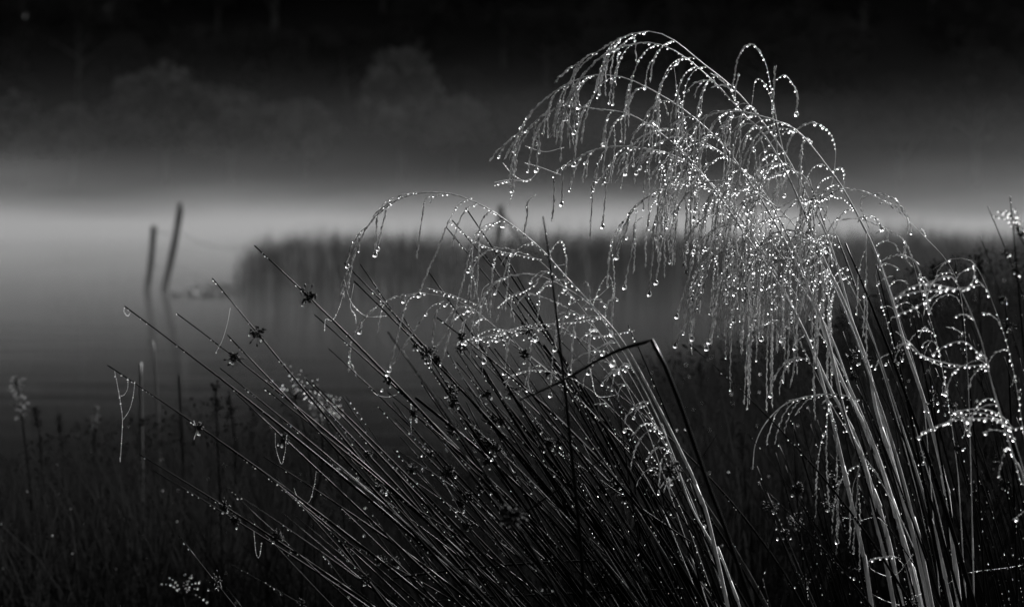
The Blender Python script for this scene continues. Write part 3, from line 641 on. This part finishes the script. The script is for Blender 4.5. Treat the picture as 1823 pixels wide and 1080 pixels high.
def make_rush(tuss, tip, nxt, rootpx, YY, r, dY=0, rad=.0017, head=None, bd=.5, m=None, cut=False, bow=.62, hs=1.0, kink=False):
    """tip and nxt: photo pixels of the point and of a spot a little down the stem, rootpx: where it leaves the ground"""
    P2 = at(*tip, YY + dY); rt = root_at(rootpx, YY); q = at(*nxt, YY + dY * .9); D = (q - P2).normalized(); ctrl = P2 + D * (rt - P2).length * bow
    ctrl.y = (P2.y + rt.y) / 2 + r.gauss(0, .012); n_ = 34; path = []
    wob = r.uniform(0, 6.28); wa = r.uniform(0, .002)
    for i in range(n_):
        t = i / (n_ - 1); p = rt * (1 - t) ** 2 + ctrl * 2 * t * (1 - t) + P2 * t * t; p.x += wa * math.sin(wob + t * 9) * t * (1 - t) * 4; path.append(p)
    if kink:
        ik = int(n_ * r.uniform(.6, .88)); a_ = r.choice((-1, 1)) * R(r.uniform(35, 130)); pk = path[ik].copy()
        for i in range(ik + 1, n_):
            d_ = path[i] - pk; path[i] = pk + Vector((d_.x * math.cos(a_) - d_.z * math.sin(a_), d_.y, d_.x * math.sin(a_) + d_.z * math.cos(a_)))
    t = np.linspace(0, 1, n_); rr = rad * np.clip((1.02 - t) / .5, .12, 1) ** .55
    if cut: rr = np.full(n_, rad)
    mb = MB(); tube(mb, path, rr, 7); o = mb.build('rush_stem', m or M_rush, tuss, origin=tuple(rt))
    dr = MB(); L = 0; nx = 0; run = 0; side = Vector((r.choice((-1, 1)) * .8, -.3, -.4)).normalized()
    for i in range(int(n_ * .3), n_):
        a, b = path[i - 1], path[i]; seg = (b - a).length; T = (b - a).normalized(); L += seg
        while nx < L:
            if run > 0 and r.random() < bd * 1.5:
                sd_ = (side + Vector((r.gauss(0, .15), r.gauss(0, .3), 0))); sd_ = (sd_ - T * sd_.dot(T)).normalized(); q_ = r.uniform(.0003, .00085)
                drop_at(dr, b - T * (L - nx) + sd_ * (rr[i] + q_ * .35), q_, T, r.uniform(1.1, 1.9))
            run -= 1
            if run < -r.randint(4, 22): run = r.randint(2, 9); side = (side * .4 + Vector((r.uniform(-1, 1), -.3, -.5))).normalized()
            nx += r.uniform(.003, .008)
    if dr.n: d_ = dr.build('dewdrops', M_drop, o, origin=tuple(rt)); d_['kind'] = 'stuff'
    if head is not None:
        i = max(range(n_), key=lambda k: -abs(Vector((path[k] - at(*head, path[k].y))).length)); hd = bpy.data.objects.new('seed_head', HEADS[r.randrange(5)]); C.objects.link(hd)
        hd.parent = o; hd.location = path[i] - rt; hd.rotation_euler = (r.uniform(0, 6), r.uniform(0, 6), r.uniform(0, 6)); hd.scale = (hs * r.uniform(.85, 1.2),) * 3
        for _ in range(3):
            if r.random() < .7: big_drop(o, path[i] + Vector((r.gauss(0, .004), -.004, -.005 + r.gauss(0, .002))), r.uniform(.0009, .0015))
    return o
r = random.Random(77)
tus = empty('rush_tussock', tuple(root_at(1430, 2.05)), 'big tussock of dark rushes leaning far to the left, centre of the foreground', 'rush tussock')
T_ = [ # tip, next, head
 ((222,545),(480,735),None),((192,650),(340,745),(343,740)),((248,808),(380,885),(403,905)),((315,558),(440,650),(408,637)),((378,495),(470,607),(468,600)),
 ((453,437),(570,545),(574,543)),((405,596),(510,705),None),((560,560),(700,680),(697,668)),((585,620),(720,742),None),((613,468),(745,600),None),((641,470),(760,640),(742,628)),
 ((762,482),(860,620),None),((795,405),(900,530),(946,552)),((805,392),(900,500),None),((829,370),(905,480),None),((863,452),(920,540),None),((900,455),(960,560),None),
 ((630,500),(760,625),(785,628)),((392,655),(500,740),None),((545,675),(640,770),None),((555,680),(650,770),None),((700,715),(790,830),(800,835)),((778,565),(860,625),(822,622)),
 ((750,680),(810,770),(770,805)),((672,722),(780,830),None),((543,690),(640,790),(600,830)),((1118,578),(1170,690),None),((468,812),(560,870),None),((492,850),(570,940),None),
 ((318,952),(385,1040),(398,1042)),((275,838),(420,925),(405,912)),((420,700),(530,800),(530,765)),((470,690),(560,760),None),((715,560),(800,690),(802,690)),((775,640),(880,760),(745,630)),
 ((960,560),(1030,700),(1012,680)),((880,620),(980,740),None),((820,620),(930,750),(820,625)),((640,830),(760,960),(650,900)),((700,800),(800,900),(720,870)),((1060,700),(1130,830),None)]
for i, (tp, nx, hd) in enumerate(T_):
    make_rush(tus, tp, nx, r.uniform(1390, 1540) - (60 if tp[0] > 900 else 0), 2.0 + r.uniform(-.03, .10), r, r.uniform(-.05, .05), r.uniform(.0018, .0024), hd, .45)
def front_y(px): return float(np.interp(px, [300, 400, 520, 640, 760, 900, 1050, 1150, 1300], [900, 800, 700, 690, 620, 560, 580, 640, 800]))
for i in range(140):
    px = r.triangular(330, 1270, 900); py = front_y(px) + abs(r.gauss(0, 1)) * 190 + 10
    if py > 1120: py = r.uniform(700, 1100)
    ang = float(np.interp(px, [300, 600, 900, 1100, 1300], [36, 44, 53, 62, 70])) + r.gauss(0, 8)
    hd = None; L_ = r.uniform(70, 170)
    nx = (px + L_ * math.cos(R(ang)), py + L_ * math.sin(R(ang)))
    if r.random() < .3: hd = nx
    m_ = M_old if r.random() < .14 else None
    make_rush(tus, (px, py), nx, r.uniform(1340, 1580) if px < 1000 else r.uniform(1380, 1520), 2.0 + r.uniform(-.08, .22), r, r.uniform(-.08, .08), r.uniform(.0012, .0020), hd, r.uniform(.15, .6), m_, cut=r.random() < .06, kink=r.random() < .1, bow=r.uniform(.5, .72))
# right hand tussock, steeper, between the pale culms
tus2 = empty('rush_tussock', tuple(root_at(1770, 2.0)), 'second rush tussock, upright and black, standing among the pale culms at right', 'rush tussock')
T2 = [((1505,433),(1560,560),None,.0028,1.9),((1490,420),(1530,530),None,.0019,2.02),((1440,318),(1475,420),None,.0016,2.0),((1560,470),(1590,600),(1570,610),.0022,1.93),((1615,510),(1640,640),(1650,728),.002,1.94),
 ((1699,455),(1718,600),None,.0015,1.98),((1227,612),(1330,700),None,.0016,1.9),((1330,770),(1420,880),None,.0013,2.0),((1470,800),(1560,900),None,.0012,2.05),((1350,860),(1460,960),None,.0016,1.9),((1412,760),(1416,900),None,.0012,1.95),
 ((1400,920),(1440,1000),None,.0013,2.0),((1790,530),(1800,700),(1798,590),.0018,1.95),((1640,560),(1660,700),(1590,735),.002,2.0),((1540,640),(1600,760),(1545,655),.0016,2.03),((1500,590),(1540,700),(1528,652),.0016,2.04),((1580,640),(1640,800),(1570,820),.0015,2.0)]
for tp, nx, hd, rad, YY in T2: make_rush(tus2, tp, nx, r.uniform(1700, 1830), YY, r, r.uniform(-.03, .03), rad, hd, .35)
for i in range(95):
    px = r.uniform(1340, 1880); py = float(np.interp(px, [1340, 1500, 1650, 1880], [800, 560, 560, 560])) + abs(r.gauss(0, 1)) * 200
    ang = r.gauss(72, 5); L_ = r.uniform(60, 150); nx = (px + L_ * math.cos(R(ang)), py + L_ * math.sin(R(ang)))
    make_rush(tus2, (px, py), nx, r.uniform(1690, 1930) if px > 1500 else r.uniform(1620, 1800), 2.0 + r.uniform(-.12, .35), r, r.uniform(-.05, .05), r.uniform(.001, .0019), nx if r.random() < .3 else None, r.uniform(.1, .5), M_old if r.random() < .12 else None)
# out of focus rushes close to the camera
tus3 = empty('rush_tussock', tuple(root_at(1150, 1.62)), 'few blurred rushes nearer the camera, one of them snapped into a sharp bend', 'rush tussock')
P = [at(925, 712, 1.62), at(1000, 678, 1.62), at(1090, 628, 1.62), at(1160, 605, 1.63), at(1197, 682, 1.62), at(1260, 860, 1.62), at(1340, 1080, 1.62)]
rt = root_at(1740, 1.62); mb = MB(); pp = smooth_path(P[:4], 20)[::-1]; qq = smooth_path([rt] + P[:2:-1], 30)
tube(mb, qq + pp[1:], [.0018] * 30 + list(np.linspace(.0017, .0007, 19)), 8); sb = mb.build('rush_stem', M_rush, tus3, origin=tuple(rt)); big_drop(sb, at(1091, 643, 1.62), .0026); big_drop(sb, at(1207, 703, 1.62), .0012)
make_rush(tus3, (967,385), (974,430), 1010, 1.66, r, 0, .0021, None, .1, bow=.5)
make_rush(tus3, (690,590), (830,780), 1300, 1.55, r, 0, .0024, (750,1000), .1, hs=2.0)
make_rush(tus3, (560,800), (640,860), 1250, 1.6, r, 0, .0018, None, .1)
make_rush(tus3, (1170,790), (1230,920), 1400, 1.7, r, 0, .002, (1172,858), .1, hs=1.4)
# background rushes at the right edge
tus4 = empty('rush_tussock', tuple(root_at(1900, 2.7)), 'blurred rushes behind the others at the right edge, rising into the mist', 'rush tussock')
for tp, nx, hd, YY in [((1758,366),(1790,440),(1790,430),2.6),((1798,350),(1806,440),(1814,460),2.6),((1745,420),(1775,500),(1785,512),2.7),((1690,480),(1740,600),(1710,575),2.6),((1600,540),(1660,640),None,2.8),((1640,520),(1700,600),None,2.9)]:
    make_rush(tus4, tp, nx, r.uniform(1850, 1980), YY, r, 0, .0021, hd, .2)

# ------------------------------------------------------------------ spider threads beaded with dew
def thread(pts, label, YY=2.0, rad=.0005, prob=.75, sag=True):
    P = smooth_path([at(x, y, YY) for x, y in pts], max(12, 8 * len(pts))); mb = MB(); tube(mb, P, .00013, 4, cap=False)
    t = empty('spider_thread', tuple(P[0]), label, 'spider thread', 'dewy spider threads slung between the stems')
    mb.build('silk', M_silk, t, origin=tuple(P[0])); dr = MB(); beads(dr, P, r, sp=.0021, rad=rad, prob=prob, hang=.2); 
    if dr.n: d_ = dr.build('dewdrops', M_drop, t, origin=tuple(P[0])); d_['kind'] = 'stuff'
for pts, lb in [
 ([(222,546),(221,555),(227,562),(232,557)], 'tiny loop of thread on the tip of the longest left rush'),
 ([(204,660),(210,690),(215,720),(218,748),(216,790),(214,822)], 'long thread hanging straight down from the lowest left rush tip'),
 ([(240,678),(237,705),(230,730),(218,748)], 'curved thread joining the lowest left rush to the hanging line'),
 ([(228,672),(227,692),(220,703),(213,704)], 'short curved thread above the longer one at far left'),
 ([(410,548),(405,575),(396,605),(384,628)], 'slanting thread above the dark seed head at left'),
 ([(490,770),(491,795),(498,820),(503,824),(508,800),(510,775)], 'narrow U of thread hanging under the left rushes'),
 ([(523,868),(530,885),(540,896),(552,890),(560,860),(563,838)], 'wide U shaped thread below the narrow one'),
 ([(613,498),(622,530),(635,550),(655,563),(688,562)], 'long curved thread swinging right from the leftmost drooping spike'),
 ([(612,520),(603,550),(592,570),(580,568),(578,590)], 'curved thread falling left from the leftmost drooping spike'),
 ([(630,455+50),(624,545),(632,560),(634,575)], 'short thread beside the drooping left spike'),
 ([(665,698),(675,704),(690,706),(706,702)], 'flat arc of thread between two rushes left of centre'),
 ([(732,712),(732,740),(732,772)], 'straight hanging thread left of the dark central rushes'),
 ([(935,290),(960,297),(990,308),(1000,312)], 'thread joining the lower tips of the dome at its left side'),
 ([(880,325),(905,320),(930,322),(945,318)], 'thread stretched left of the dome above the mist band'),
 ([(935,260),(970,270),(1005,262)], 'pale sagging thread across the left hanging spikes'),
 ([(895,290),(915,312),(940,322),(962,300)], 'lower sagging thread left of the dome'),
 ([(1008,470),(990,472),(982,460),(978,445)], 'thread inside the small loop above the bent rush'),
 ([(1090,505),(1062,530),(1045,535)], 'straight thread across the small hooked spray at centre'),
 ([(1051,655),(1060,700),(1075,706),(1095,703)], 'U of thread under the bent rush'),
 ([(1500,920),(1530,925),(1560,920),(1580,935)], 'thread strung across the pale culms low at right'),
 ([(1545,1000),(1555,1015),(1590,1025),(1615,1000),(1625,985)], 'sagging beaded thread between the pale culms near the bottom'),
 ([(1545,1010),(1550,995),(1575,990),(1592,990),(1610,1005)], 'beaded arch of thread over the bottom of the pale culms'),
 ([(1550,1055),(1580,1070),(1610,1075),(1640,1055)], 'lowest beaded thread at the bottom of the pale culms'),
 ([(452,945),(456,985),(462,990),(466,965)], 'small forked thread low at left'),
 ([(345,748),(350,765),(345,782)], 'tangled thread under the seed head of the lowest left rush'),
 ([(1685,1040),(1720,1020),(1790,1010),(1820,1005)], 'thread sagging along the bottom right edge'),
]:
    thread(pts, lb)
